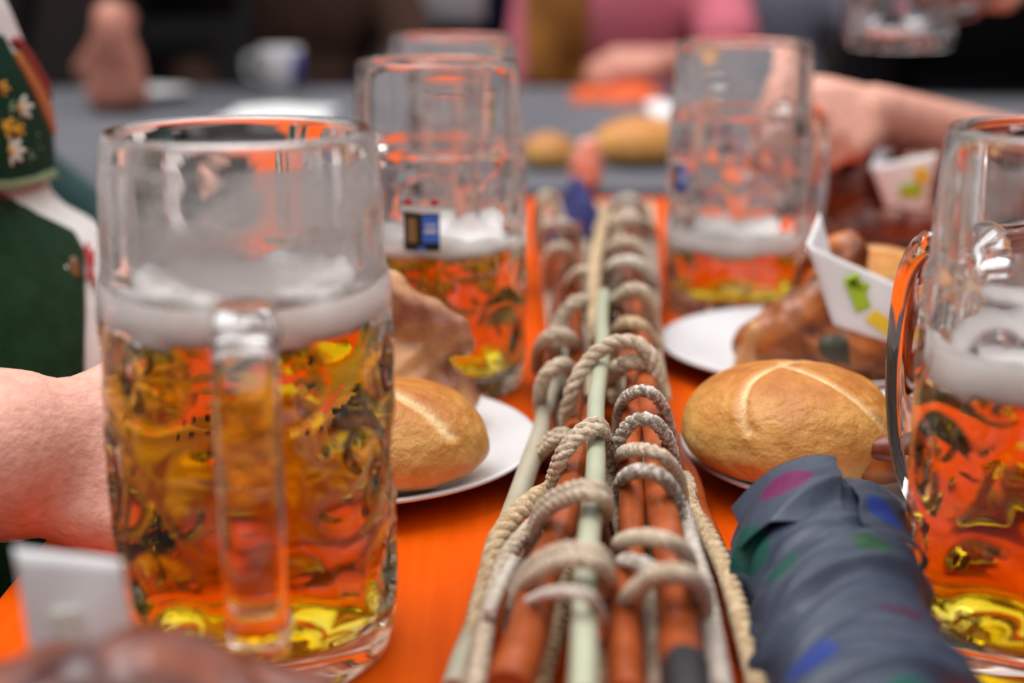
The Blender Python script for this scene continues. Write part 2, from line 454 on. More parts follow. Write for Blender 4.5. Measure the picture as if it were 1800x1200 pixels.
def mug(label, x, y, hang, beer_z, foam_z, seed, z=TZ, emblem=None, film=True, tilt=None, beer=True):
    t = thing('beer_mug', label, 'beer mug', (x, y, z), 'one litre glass beer mugs')
    t['_local'] = 1
    t.rotation_euler = (tilt[0] if tilt else 0, tilt[1] if tilt else 0, 0)
    o = obj('glass_body', MUG_ME, None, t, smooth=False); o.rotation_euler = (0, 0, hang+PI/7*(0.5))
    o = obj('handle', HANDLE_ME, None, t, smooth=False); o.rotation_euler = (0, 0, hang)
    R = random.Random(seed); ph = [R.uniform(0, 6.28) for _ in range(6)]
    if beer:
        pr = [(0.002, .01205), (0.0152, .0122), (0.0303, .0128), (0.0388, .0148)]
        k = 14
        for i in range(k+1):
            zz = .019+(beer_z-.019)*i/k; pr.append((inner_r(zz)+0.0002, zz))
        pr.append((0.002, beer_z))
        b = MB().lathe(pr, 72); me = b.mesh('beer'); fix_normals(me)
        obj('beer', me, M['beer'], t, auto=0.6)
        # foam: sits on the beer, climbs the wall unevenly, sinks in the middle
        n = 72; v = []
        prof = [(0.002, beer_z-.0006), (0.03, beer_z-.0006), (0.0405, beer_z-.0005), (0.0416, beer_z+.003)]
        top = foam_z
        prof += [(0.0416, None), (0.0398, None), (0.034, 'm'), (0.02, 'c'), (0.002, 'c')]
        for (r, zz) in prof:
            for k in range(n):
                a = 2*PI*k/n
                wv = (math.sin(a*2+ph[0])*.35+math.sin(a*3+ph[1])*.3+math.sin(a*7+ph[2])*.2+math.sin(a*13+ph[3])*.15)
                if zz is None: Z = top+wv*.0045*(1 if r > .0405 else 1)-(0 if r > .0405 else .0015)
                elif zz == 'm': Z = top-.005+wv*.002
                elif zz == 'c': Z = top-.0075+.0012*math.sin(5*a+ph[4])*(r/.03)
                else: Z = zz+(0.0009*math.sin(a*5+ph[5]) if zz < beer_z else 0)
                Z = max(Z, beer_z-.0006)
                v.append((r*math.cos(a), r*math.sin(a), Z))
        N = len(prof)
        f = [(i*n+k, i*n+(k+1) % n, (i+1)*n+(k+1) % n, (i+1)*n+k) for i in range(N-1) for k in range(n)]
        f += [tuple(range(n-1, -1, -1)), tuple((N-1)*n+k for k in range(n))]
        obj('foam', MB().add(v, f).mesh('foam'), M['foam'], t)
    if film:
        v, f = patch(0.0418, 0, 2*PI*0.999, foam_z-.004, 0.190, 64, 0.0001)
        o = obj('foam_residue', MB().add(v, f).mesh('foam_residue'), M['film'] if seed == 1 else M['thin_film'], t); o.rotation_euler = (0, 0, seed)
    if emblem is None and beer and seed == 1:
        for k in range(11):
            if k in (3, 7): continue
            for zq, hq in ((.077, .0042), (.0845, .0036)):
                a0 = hang+PI-.36+k*.068
                v, f = patch(0.0531, a0, a0+(.024 if (k+int(zq*1e4)) % 3 else .014), zq, zq+hq*.8, 3, .0004)
                obj('printed_letter', MB().add(v, f).mesh('printed_letter'), M['emblem_black'], t, smooth=False)
    if emblem is not None:
        ang, zc, s = emblem
        r0 = 0.0534
        e = thing_part('emblem', t)
        def pl(nm, da, db, za, zb, m, th=.0004):
            v, f = patch(r0, ang+da*s/r0, ang+db*s/r0, zc+za*s, zc+zb*s, 6, th)
            obj(nm, MB().add(v, f).mesh(nm), m, e, smooth=False)
        e.data = MB().add(*patch(r0, ang-.0105*s/r0, ang+.0105*s/r0, zc-.011*s, zc+.011*s, 8, .0003)).mesh('emblem')
        e.data.materials.append(M['emblem_black'])
        pl('blue_field', .0005, .0100, -.006, .0095, M['emblem_blue'], .0005)
        pl('white_scribble', .0018, .0088, -.0005, .0016, M['emblem_white'], .0006)
        pl('white_scribble', .0022, .0088, .0034, .0046, M['emblem_white'], .0006)
        pl('gold_figure', -.0082, -.0028, -.006, .008, M['emblem_gold'], .0005)
        pl('white_bar', -.0125, .0125, .0120, .0150, M['emblem_white'], .0004)
        for q in (-.0075, .0075): pl('red_tip', q-.0022, q+.0022, .0152, .0185, M['emblem_red'], .0004)
        pl('blue_tail', -.002, .002, -.0108, -.0085, M['emblem_blue'], .0005)
    return t
def thing_part(name, parent):
    me = bpy.data.meshes.new(name); o = bpy.data.objects.new(name, me); C.objects.link(o); o.parent = parent; o['_local'] = 1
    return o

mug('nearest big beer mug with its handle towards the viewer, left of the whips', -0.0967, 0.525, math.radians(-80.5), .131, .147, 1)
mug('half full beer mug with dark blue printed emblem, behind the left bread roll', -0.0442, 0.886, math.radians(150), .089, .100, 2, emblem=(math.radians(-98), .106, 1.0))
mug('nearly empty mug standing behind the mug with the emblem', -0.046, 1.16, math.radians(120), .030, .036, 3)
mug('mug one third full of orange beer, behind the far right plate', 0.168, 1.088, math.radians(42), .050, .065, 4, emblem=(math.radians(-153), .103, 0.9))
mug('beer mug cut by the right edge of the frame, beside the umbrella', 0.204, 0.526, math.radians(111), .105, .124, 5)

# ------------------------------------------------------------------ plates
def make_plate_mesh(R=0.100):
    k = R/0.117
    out = [(0.001, .0), (.060*k, .0), (.066*k, .0012), (.078*k, .0045), (.098*k, .0095), (.1155*k, .0148), (.117*k, .0160), (.1162*k, .0172),
           (.1135*k, .0170), (.096*k, .0122), (.080*k, .0080), (.072*k, .0042), (.062*k, .0032), (.001, .0030)]
    me = MB().lathe(out, 96).mesh('plate'); fix_normals(me); me.materials.append(M['porcelain'])
    me.polygons.foreach_set('use_smooth', [True]*len(me.polygons)); return me
PLATE_ME = make_plate_mesh()
def plate(label, x, y, z=TZ):
    o = bpy.data.objects.new('dinner_plate', PLATE_ME); C.objects.link(o); o.location = (x, y, z)
    return tag(o, label, 'plate', 'white dinner plates')
plate('white plate left of the whips, under a bread roll and chicken', -0.086, 0.732)
plate('white plate right of the whips, under the large bread roll', 0.187, 0.721)
plate('white plate in front of the orange beer, under a roast chicken piece', 0.196, 0.928)
plate('far right white plate under a roast with paper sleeve', 0.330, 1.290)
plate('white plate at the bottom left, under the nearest roast chicken', -0.105, 0.280)
plate('white plate far left on the grey table beside a fist', -0.70, 2.80)

# ------------------------------------------------------------------ bread rolls
def bread_roll(label, x, y, z, rx, ry, h, rot, slashes, seed, tilt=(0, 0), width=0.10, pale=1.0):
    n, m = 128, 64; R = random.Random(seed); ph = [R.uniform(0, 6.28) for _ in range(8)]
    v = []; cols = []
    segs = [[Vector(p).normalized() for p in catmull([Vector(q).normalized() for q in s], 8)] for s in slashes]
    for i in range(m+1):
        el = -PI/2+PI*i/m
        for k in range(n):
            a = 2*PI*k/n
            ce, se = math.cos(el), math.sin(el)
            d = Vector((ce*math.cos(a), ce*math.sin(a), se))
            lump = 1+.018*math.sin(2*a+ph[0])*ce+.014*math.sin(3*a+ph[1]+2*el)*ce+.010*math.sin(5*a+ph[2]+3*el)*ce+.005*math.sin(11*a+ph[3]+7*el)
            # groove along every slash
            q = 9.0
            for s in segs:
                for pa, pb in zip(s, s[1:]):
                    ab = pb-pa; tt = max(0, min(1, (d-pa).dot(ab)/max(ab.dot(ab), 1e-9)))
                    q = min(q, (pa+ab*tt-d).length)
            gr = 0
            if q < width*2.2:
                e = q/width
                gr = -.030*math.exp(-(e*1.3)**2)+.016*math.exp(-((e-1.15)/.42)**2)
            rz = 1.0 if se >= 0 else 0.62
            px_ = d.x*rx*lump*(1+gr)
            py_ = d.y*ry*lump*(1+gr)
            pe = abs(se)**(0.92)*math.copysign(1, se)
            pz_ = pe*(h*0.58 if se >= 0 else h*0.42)*(1+gr)*lump
            pz_ = max(pz_, -h*0.40)
            v.append((px_, py_, pz_+h*0.40))
            t = max(0, min(1, (se+0.45)/1.3))
            base = Vector((.86, .57, .20)).lerp(Vector((.52, .20, .020)), t**1.2)
            if se < -0.45: base = base.lerp(Vector((.50, .23, .07)), min(1, (-.45-se)*2))
            mott = .5+.5*math.sin(7*a+ph[4]+3*math.sin(4*el+ph[5]))*math.sin(9*el+ph[6]+2*math.sin(3*a))
            base = base.lerp(Vector((.42, .13, .014)), .42*mott*max(0, t))
            if q < width*1.5:
                e = q/width
                fl = math.exp(-(e/0.55)**2)*(0.75+.25*math.sin(41*a+33*el))
                base = base.lerp(Vector((.84, .66, .37)), min(1, fl))
                base = base.lerp(Vector((.50, .17, .03)), .30*math.exp(-((e-1.05)/.3)**2))
            cols.append((base[0]*pale, base[1]*pale, base[2]*pale))
    f = [(i*n+k, i*n+(k+1) % n, (i+1)*n+(k+1) % n, (i+1)*n+k) for i in range(m) for k in range(n)]
    me = MB().add(v, f).mesh('bread_roll')
    a = me.color_attributes.new('Col', 'FLOAT_COLOR', 'POINT')
    buf = np.ones((len(v), 4), dtype=np.float32); buf[:, :3] = np.array(cols); a.data.foreach_set('color', buf.ravel())
    o = obj('bread_roll', me, M['crust']); o.location = (x, y, z); o.rotation_euler = (tilt[0], tilt[1], rot)
    return tag(o, label, 'bread roll', 'crusty bread rolls')
bread_roll('round bread roll with one slash, half behind the nearest mug', -0.062, 0.684, TZ+.0095, .050, .047, .052, 0,
           [[(-.35, .1, 1.0), (.05, -.25, .95), (.45, -.52, .62), (.62, -.60, .35)]], 3, width=.11)
bread_roll('large golden bread roll with curved cracks, right of the whips', 0.137, 0.690, TZ+.0110, .0530, .050, .0570, 0,
           [[(-.05, .1, 1), (-.38, -.2, .8), (-.52, -.55, .52), (-.50, -.75, .30)], [(-.1, .0, 1), (.2, -.35, .9), (.52, -.62, .55), (.72, -.66, .2)], [(-.1, .1, 1), (.3, .2, .9), (.7, .1, .6)]], 5, width=.065)
bread_roll('blurred yellow bread roll far back, left of the emblem on the orange-beer mug', 0.165, 1.90, TZ, .062, .055, .062, 0.6,
           [[(-.3, .1, 1.0), (.1, -.3, .9), (.5, -.5, .5)]], 8, pale=1.15)
bread_roll('small beige roll far back beside the emblem mug', 0.045, 1.86, TZ, .034, .034, .045, 0.2, [[(-.3, .1, 1.0), (.1, -.3, .9)]], 9)
bread_roll('tan bread roll inside the paper sleeve on the far right plate', 0.232, 0.930, TZ+.040, .040, .034, .040, 0.4, [[(-.3, .1, 1.0), (.1, -.3, .9), (.4, -.5, .5)]], 10)

# ------------------------------------------------------------------ roast chicken
def roast(label, c, prims, m, extra=(), voxel=0.003, name='roast_chicken', group='roast chicken pieces', bumps=0.0022, seed=0):
    mb = MB()
    for p in prims:
        if p[0] == 'b': mb.ball(Vector(p[1])+Vector(c), p[2])
        else: mb.chain([Vector(q)+Vector(c) for q in p[1]], p[2])
    me = organic(mb, voxel, 3, 'roast')
    R = random.Random(seed); ph = [R.uniform(0, 6) for _ in range(6)]
    for v in me.vertices:
        k = math.sin(v.co.x*210+ph[0]+3*math.sin(v.co.z*90+ph[1]))*math.sin(v.co.y*180+ph[2])*math.sin(v.co.z*170+ph[3]+2*math.sin(v.co.x*70))
        v.co += v.normal*bumps*k
    t = thing(name, label, 'roast chicken', c, group)
    obj('roast_skin', me, m, t)
    for nm, prs, mm in extra:
        e = MB()
        for p in prs:
            if p[0] == 'b': e.ball(Vector(p[1])+Vector(c), p[2])
            else: e.chain([Vector(q)+Vector(c) for q in p[1]], p[2])
        obj(nm, organic(e, voxel, 2, nm), mm, t)
    return t
# left plate: wing folded over a leg, its tip pointing right
roast('roast chicken wing tip sticking out behind the left bread roll', (-0.078, 0.770, TZ+.002),
      [('b', (-.005, .0, .030), (.055, .032, .030)), ('b', (.03, .0, .022), (.030, .026, .024)), ('c', [(-.03, 0, .060), (.010, -.002, .078), (.045, -.004, .062), (.052, -.006, .057)], [.019, .017, .011, .008]),
       ('c', [(.040, -.004, .055), (.020, -.010, .048), (-.02, -.010, .045)], [.008, .011, .015])], M['chicken_pale'], seed=1)
# right plate: pieces between roll and mug
roast('crisp roast chicken piece between the large roll and the right mug', (0.213, 0.676, TZ+.008),
      [('b', (.0, .02, .022), (.038, .030, .022)), ('b', (.018, .03, .035), (.024, .024, .022)), ('c', [(-.045, -.02, .022), (-.02, -.028, .026), (.03, -.022, .02)], [.011, .014, .014])], M['chicken'],
      [('crisp_edge', [('c', [(-.050, -.022, .028), (-.035, -.030, .031), (-.01, -.034, .033), (.02, -.026, .030)], [.006, .008, .008, .006])], M['chicken_dark'])], seed=2)
# back right plate
roast('dark roast chicken half with a charred patch, behind the large roll', (0.205, 0.880, TZ+.006),
      [('b', (.005, .0, .022), (.062, .036, .026)), ('b', (.055, .0, .026), (.045, .036, .030)), ('c', [(-.055, -.005, .022), (-.035, -.005, .030), (-.01, .0, .045), (-.002, .004, .078)], [.016, .022, .022, .014]),
       ('b', (.025, -.012, .030), (.03, .025, .028)), ('b', (.10, .0, .030), (.035, .034, .032))], M['chicken'],
      [('charred_patch', [('b', (-.012, -.027, .026), (.013, .009, .010)), ('b', (-.002, -.027, .020), (.010, .008, .008))], M['charred']),
       ('torn_meat', [('c', [(-.062, -.012, .012), (-.058, -.014, .034)], [.009, .006])], M['meat'])], seed=3)
roast('drumstick end poking out of the near paper sleeve', (0.243, 0.845, TZ+.0),
      [('c', [(.045, .01, .070), (.012, -.004, .068), (-.010, -.012, .062)], [.020, .018, .011]), ('c', [(.04, .02, .060), (.035, .03, .035)], [.018, .020])], M['chicken_dark'], seed=4)
# far right
roast('very dark roast chicken far right under the second paper sleeve', (0.318, 1.270, TZ+.006),
      [('b', (.0, .0, .032), (.072, .045, .036)), ('b', (-.03, -.01, .060), (.036, .034, .034)), ('b', (.035, .01, .06), (.036, .034, .034)), ('c', [(-.05, -.03, .02), (.0, -.045, .034), (.05, -.04, .03)], [.018, .022, .02])], M['chicken_dark'], seed=5)
# bottom left, very near
roast('nearest roast chicken at the bottom left corner, very blurred', (-0.130, 0.311, TZ+.003),
      [('b', (.0, .0, .036), (.072, .048, .036)), ('b', (-.04, .0, .050), (.034, .036, .036)), ('c', [(-.005, .030, .052), (.035, .042, .062), (.085, .032, .046)], [.028, .024, .016])], M['chicken_dark'],
      [('dark_leg', [('c', [(.040, .052, .062), (.075, .048, .056), (.105, .034, .036)], [.015, .015, .010])], M['chicken_dark'])], seed=6)
roast('salmon pink piece of meat standing beside the far rolls', (0.083, 1.66, TZ), [('c', [(0, 0, .016), (.0, .0, .034), (.002, .0, .048)], [.018, .018, .015])], M['salmon'],
      name='meat_piece', group='far table food', seed=7)

# ------------------------------------------------------------------ folded paper sleeves
def sleeve(label, corners, back, marks, thick=0.0006):
    """corners: front panel (a,b,c,d) in order top-left, bottom-left, bottom-right, top-right; back: offset of the second panel's far edge"""
    A, B, Cc, D = [Vector(p) for p in corners]
    t = thing('paper_sleeve', label, 'paper sleeve', (B+Cc)/2, 'folded paper sleeves')
    nrm = (Cc-B).cross(A-B).normalized()
    if nrm.y > 0: nrm = -nrm
    def panel(name, a, b, c, d, bow, m=M['paper'], th=thick, lift=0.0, par=None):
        K = 10; nn = (c-b).cross(a-b).normalized()
        if nn.dot(nrm) < 0: nn = -nn
        v = []
        for s in (0, 1):
            for i in range(K+1):
                for j in range(K+1):
                    u, w = i/K, j/K
                    p = a.lerp(d, u).lerp(b.lerp(c, u), w)
                    p = p+nn*(bow*math.sin(PI*u)*math.sin(PI*min(1, w*.9+.1))+bow*.25*math.sin(7*u+5*w)+lift-s*th)
                    v.append(p)
        q = K+1; Q = q*q; f = []
        for i in range(K):
            for j in range(K):
                f.append((i*q+j, i*q+j+1, (i+1)*q+j+1, (i+1)*q+j)); f.append((Q+i*q+j, Q+(i+1)*q+j, Q+(i+1)*q+j+1, Q+i*q+j+1))
        for i in range(K):
            f += [(i*q, (i+1)*q, Q+(i+1)*q, Q+i*q), (i*q+K, Q+i*q+K, Q+(i+1)*q+K, (i+1)*q+K), (i, Q+i, Q+i+1, i+1), (K*q+i, K*q+i+1, Q+K*q+i+1, Q+K*q+i)]
        return MB().add(v, f).build(name, m, par or t)
    fr = panel('front_panel', A, B, Cc, D, .002)
    panel('back_panel', A, B, B+Vector(back)*.8, A+Vector(back), .001)
    def bil(u, w): return A.lerp(D, u).lerp(B.lerp(Cc, u), w)
    for nm, m, pts in marks:
        for (u0, w0, u1, w1, wd) in pts:
            p, q = bil(u0, w0), bil(u1, w1); d = (q-p).normalized(); s = nrm.cross(d)*wd
            panel(nm, p+s, p-s, q-s, q+s, .0, m, .0002, .0030, fr)
    return t
PR = [('green_print', M['green_print'], [(.40, .18, .46, .62, .0045), (.36, .30, .58, .26, .0025)]), ('yellow_print', M['yellow_print'], [(.52, .66, .86, .84, .0042)])]
y_ = 0.835
sleeve('white paper sleeve with green and yellow print on the chicken behind the large roll',
       [at_y(1418, 428, y_), at_y(1468, 572, y_), at_y(1600, 612, y_), at_y(1590, 505, y_)], (0.016, 0.045, 0.010), PR)
y_ = 1.215
sleeve('blurred white paper sleeve with green print, far right on the dark chicken',
       [at_y(1530, 292, y_), at_y(1572, 398, y_), at_y(1625, 392, y_), at_y(1650, 268, y_)], (0.02, 0.05, 0.01),
       [('green_print', M['green_print'], [(.35, .45, .8, .50, .006)]), ('yellow_print', M['yellow_print'], [(.72, .15, .8, .40, .006)])])
y_ = 0.372
sleeve('very blurred white paper sleeve at the bottom left corner',
       [at_y(25, 962, y_), at_y(70, 1250, y_), at_y(245, 1180, y_), at_y(213, 985, y_)], (0.022, 0.02, -0.012), [('faint_print', M['faint'], [(.42, .35, .46, .85, .004)])])

# ------------------------------------------------------------------ whips: stick and wound cord
def rope_mesh(path, r, strands=3, pitch=None, seg=6):
    """twisted cord: strands run as helices round the path"""
    p = [Vector(q) for q in path]
    # resample evenly
    L = [0]
    for a, b in zip(p, p[1:]): L.append(L[-1]+(b-a).length)
    step = r*0.62; N = max(8, int(L[-1]/step)); q = []; j = 0
    for i in range(N+1):
        s = L[-1]*i/N
        while j < len(L)-2 and L[j+1] < s: j += 1
        t = (s-L[j])/max(1e-9, L[j+1]-L[j]); q.append(p[j].lerp(p[j+1], t))
    pitch = pitch or r*4.4
    mb = MB(); u = None
    frames = []
    for i in range(N+1):
        t = (q[min(i+1, N)]-q[max(i-1, 0)]).normalized()
        if u is None: u = t.orthogonal().normalized()
        u = (u-t*u.dot(t)).normalized(); frames.append((u.copy(), t.cross(u)))
    for s in range(strands):
        pts = []
        for i in range(N+1):
            a = 2*PI*(s/strands+L[-1]*i/N/pitch); U, W = frames[i]
            pts.append(q[i]+(U*math.cos(a)+W*math.sin(a))*r*0.46)
        mb.tube(pts, r*0.60, seg)
    return mb.mesh('cord')
STICK_N = 14
def whip(label, near, far, r0, r1, m, cords=(), ferrule=False):
    a, b = at(*near), at(*far)
    t = thing('whip', label, 'whip', (a.x, a.y, TZ), 'whips lying along the table')
    N = 24; pts = [a.lerp(b, i/N) for i in range(N+1)]
    for i in range(N+1): pts[i] = pts[i]+Vector((0, 0, .0012*math.sin(i*1.1)))+Vector((.0008*math.sin(i*.7+a.x*90), 0, 0))
    MB().tube(pts, [r0+(r1-r0)*i/N for i in range(N+1)], STICK_N).build('stick', m, t, auto=0.8)
    if ferrule:
        d = (a-b).normalized()
        MB().tube([a-d*.004, a+d*.0, a+d*.030, a+d*.031], [r0*1.08, r0*1.12, r0*1.1, r0*.9], STICK_N).build('end_cap', M['black'], t, auto=.6)
    for cm, r, ctl, dup in cords:
        for k in range(dup):
            off = Vector((0, -.0060*k*(r/.003), -.0008*k))
            path = catmull([at(*c)+off for c in ctl], 10)
            obj('cord', rope_mesh(path, r*.90), M[cm], t)
    return t
BOUNDS = {'L': [(1215, 825, 1068), (1050, 880, 1064), (900, 930, 1060), (780, 955, 1060), (700, 962, 1060), (600, 962, 1055), (500, 955, 1048), (420, 948, 1042), (360, 945, 1038)],
          'R': [(1215, 1080, 1325), (1050, 1076, 1265), (900, 1074, 1205), (780, 1076, 1186), (700, 1078, 1172), (600, 1068, 1160), (500, 1058, 1152), (420, 1052, 1148), (360, 1050, 1144)]}
def along(side, u, h, i0=0, i1=9, seed=0, wob=.10):       # a cord that runs lengthwise through a bundle
    q = random.Random(seed*13+5)
    return [(l+(r-l)*min(1, max(0, u+q.uniform(-wob, wob))), y, h+q.uniform(-.004, .004)) for (y, l, r) in BOUNDS[side][i0:i1]]
def arch(x0, x1, y, rise, h, skew=0.0):                    # a turn of cord over the bundle, feet low, crown high
    w = x1-x0
    return [(x0-4, y+rise*.85, .010), (x0, y+rise*.38, h*.55), (x0+w*.22, y+rise*.06-skew*6, h*.92), (x0+w*.52, y-rise*.06-skew*4, h), (x0+w*.80, y+rise*.06+skew*6, h*.92), (x1, y+rise*.40+skew*12, h*.55), (x1+3, y+rise*.9+skew*12, .012)]
c, cg, cy_, cw = 'cord', 'cord_grey', 'cord_gold', 'cord_white'
whip('copper brown whip stick in front left, wrapped with doubled beige cord', (893, 1215, .044), (1046, 726, .044), .0076, .0052, M['copper'], [
    (c, .0033, [(962, 900, .014), (968, 850, .036), (985, 800, .053), (1012, 762, .062), (1045, 743, .066), (1060, 752, .060), (1060, 772, .044), (1050, 790, .028)], 2),
    (c, .0033, [(925, 985, .014), (935, 935, .036), (955, 888, .055), (1000, 860, .066), (1040, 855, .070), (1062, 868, .064), (1062, 893, .046), (1050, 905, .028)], 2)])
whip('pale green whip stick on top of the left bundle', (1020, 1230, .0565), (1062, 520, .0565), .0043, .0040, M['greenstick'], [
    (c, .0034, [(895, 1100, .012), (905, 1045, .036), (930, 1000, .054), (985, 968, .068), (1035, 968, .071), (1062, 985, .062), (1062, 1015, .044), (1052, 1030, .03)], 2),
    (cw, .0024, [(905, 1120, .014), (912, 1075, .038), (950, 1048, .056), (1000, 1040, .068), (1035, 1050, .068), (1055, 1085, .05), (1058, 1130, .030)], 1),
    (c, .0046, [(1000, 770, .012), (998, 725, .034), (1010, 675, .050), (1038, 630, .062), (1078, 603, .070), (1118, 603, .070), (1146, 632, .062), (1158, 690, .044), (1160, 740, .020)], 1)])
whip('grey beige whip stick at the left edge of the bundle beside the left plate', (803, 1215, .016), (996, 610, .018), .0052, .0050, M['greystick'], [
    (cy_, .0048, [(988, 855, .030), (945, 872, .036), (905, 905, .036), (874, 950, .032), (858, 1010, .026), (838, 1090, .020), (815, 1215, .016)], 1),
    (c, .0040, [(965, 895, .030), (925, 935, .036), (893, 975, .036), (872, 1030, .033), (852, 1120, .030), (838, 1220, .028)], 1),
    (cw, .0030, [(905, 985, .038), (880, 1030, .039), (858, 1080, .036)], 1)])
whip('dark copper whip stick lowest between the two bundles', (1100, 1215, .018), (1022, 690, .018), .0050, .0040, M['darkcopper'], [
    (c, .0042, along('L', .30, .010, 0, 6, 1), 1), (cy_, .0040, along('L', .62, .012, 0, 7, 2), 1), (c, .0042, along('L', .85, .014, 0, 9, 3), 1),
    (cy_, .0038, [(1052, 960, .022), (1056, 1020, .030), (1060, 1090, .030), (1068, 1215, .028)], 1),
    (c, .0034, [(940, 800, .008), (952, 785, .022), (978, 762, .033), (1000, 765, .030), (1005, 785, .016)], 2)])
whip('copper whip stick of the right bundle, left of the pair', (1100, 1225, .044), (1118, 540, .046), .0058, .0048, M['copper'], [
    (cg, .0036, [(1068, 905, .012), (1072, 845, .032), (1082, 790, .050), (1104, 748, .063), (1134, 736, .068), (1164, 755, .063), (1182, 800, .048), (1190, 860, .026)], 1),
    (c, .0034, [(1088, 810, .040), (1098, 794, .056), (1130, 790, .065), (1166, 803, .064), (1192, 840, .050), (1202, 900, .028)], 1),
    (cg, .0034, [(1088, 862, .038), (1098, 838, .055), (1128, 826, .066), (1160, 836, .066), (1186, 868, .054), (1198, 925, .036), (1202, 985, .020)], 1),
    (c, .0036, [(1076, 770, .020), (1074, 830, .034), (1082, 890, .032), (1096, 950, .026)], 1)])
whip('copper whip stick of the right bundle with a black end', (1203, 1180, .048), (1128, 600, .050), .0068, .0048, M['copper'], [
    (c, .0034, [(1084, 975, .034), (1090, 953, .052), (1130, 943, .064), (1172, 950, .068), (1205, 972, .058), (1218, 1010, .036)], 1),
    (cg, .0032, [(1084, 1000, .034), (1098, 985, .050), (1130, 992, .060), (1168, 1012, .066), (1205, 1012, .064), (1228, 1040, .046)], 1),
    (c, .0036, [(1078, 1130, .012), (1086, 1085, .036), (1112, 1042, .056), (1155, 1010, .070), (1200, 1008, .073), (1232, 1032, .062), (1240, 1080, .040), (1236, 1120, .022)], 1),
    (cg, .0034, [(1086, 800, .012), (1086, 742, .036), (1098, 702, .056), (1130, 686, .066), (1160, 705, .060), (1176, 750, .044), (1180, 800, .022)], 1),
    (cw, .0046, [(1196, 890, .034), (1216, 965, .040), (1240, 1050, .040), (1268, 1215, .036)], 1)], ferrule=True)
whip('copper whip stick at the right edge of the bundle beside the umbrella', (1352, 1215, .013), (1180, 770, .016), .0058, .0048, M['copper'], [
    (cg, .0042, along('R', .15, .012, 0, 9, 4), 1), (c, .0042, along('R', .45, .012, 0, 9, 5), 1), (cg, .0040, along('R', .72, .014, 0, 9, 6), 1), (cw, .0042, along('R', .58, .024, 0, 3, 7, .04), 1),
    (cy_, .0046, [(1204, 850, .020), (1216, 895, .028), (1244, 940, .029), (1274, 1000, .028), (1300, 1080, .026), (1335, 1215, .024)], 1),
    (c, .0042, [(1140, 1040, .030), (1146, 1100, .034), (1155, 1215, .034)], 1),
    (c, .0028, [(1196, 850, .008), (1204, 836, .022), (1214, 850, .024), (1214, 875, .010)], 2)])
whip('reddish whip stick at the far left of the pile, below the blue cloth', (960, 800, .012), (990, 425, .040), .0048, .0042, M['darkcopper'], [
    (c, .0044, along('L', .10, .012, 4, 9, 8), 1), (cg, .0044, along('L', .45, .016, 4, 9, 9), 1), (c, .0044, along('L', .75, .020, 4, 9, 10), 1),
    (c, .0050, arch(948, 1012, 590, 70, .050), 1), (c, .0048, arch(1000, 1050, 480, 60, .056), 1), (cw, .0050, arch(955, 1010, 395, 55, .060), 1),
    (c, .0046, [(952, 730, .008), (950, 690, .028), (962, 655, .044), (990, 640, .046), (1003, 660, .030), (1000, 700, .010)], 1),
    (c, .0050, [(990, 660, .010), (975, 610, .034), (985, 560, .050), (1014, 530, .060), (1040, 540, .052), (1046, 580, .030)], 1),
    (c, .0050, [(962, 520, .010), (960, 470, .038), (972, 440, .056), (992, 436, .058), (1004, 460, .044), (1005, 500, .020)], 1),
    (c, .0052, [(946, 440, .008), (944, 395, .036), (952, 352, .060), (968, 345, .060), (984, 380, .044), (988, 430, .020)], 1)])
whip('brown whip stick far back in the right bundle, under cord arches', (1098, 640, .044), (1104, 395, .050), .0046, .0042, M['darkcopper'], [
    (cy_, .0044, along('R', .05, .030, 4, 9, 11), 1), (c, .0044, along('R', .95, .030, 4, 9, 12), 1), (cg, .0044, along('R', .55, .020, 4, 9, 13), 1),
    (c, .0050, arch(1070, 1160, 640, 75, .060), 1), (c, .0050, arch(1060, 1148, 390, 50, .066), 1), (cw, .0052, arch(1062, 1150, 465, 60, .064, .5), 1),
    (cy_, .0052, [(1052, 640, .020), (1048, 590, .046), (1044, 530, .056), (1046, 470, .058), (1056, 415, .060), (1064, 375, .060)], 1),
    (c, .0050, [(1064, 560, .030), (1082, 530, .054), (1110, 508, .066), (1136, 520, .062), (1150, 570, .042), (1154, 620, .022)], 1),
    (cy_, .0050, [(1080, 590, .040), (1100, 568, .054), (1128, 575, .054), (1150, 610, .036)], 1),
    (c, .0050, [(1060, 470, .030), (1072, 440, .056), (1098, 425, .066), (1128, 440, .060), (1142, 490, .040)], 1),
    (cw, .0050, [(1056, 410, .030), (1068, 375, .056), (1095, 350, .070), (1122, 358, .066), (1140, 400, .044), (1150, 470, .030)], 1)])

whip('dark red whip stick in the middle of the left bundle, far half', (1010, 760, .028), (1012, 400, .034), .0050, .0044, M['copper'], [])
whip('dark whip stick low in the far half of the right bundle', (1140, 760, .024), (1125, 400, .036), .0050, .0044, M['darkcopper'], [(c, .0042, along('R', .30, .034, 4, 9, 14), 1)])

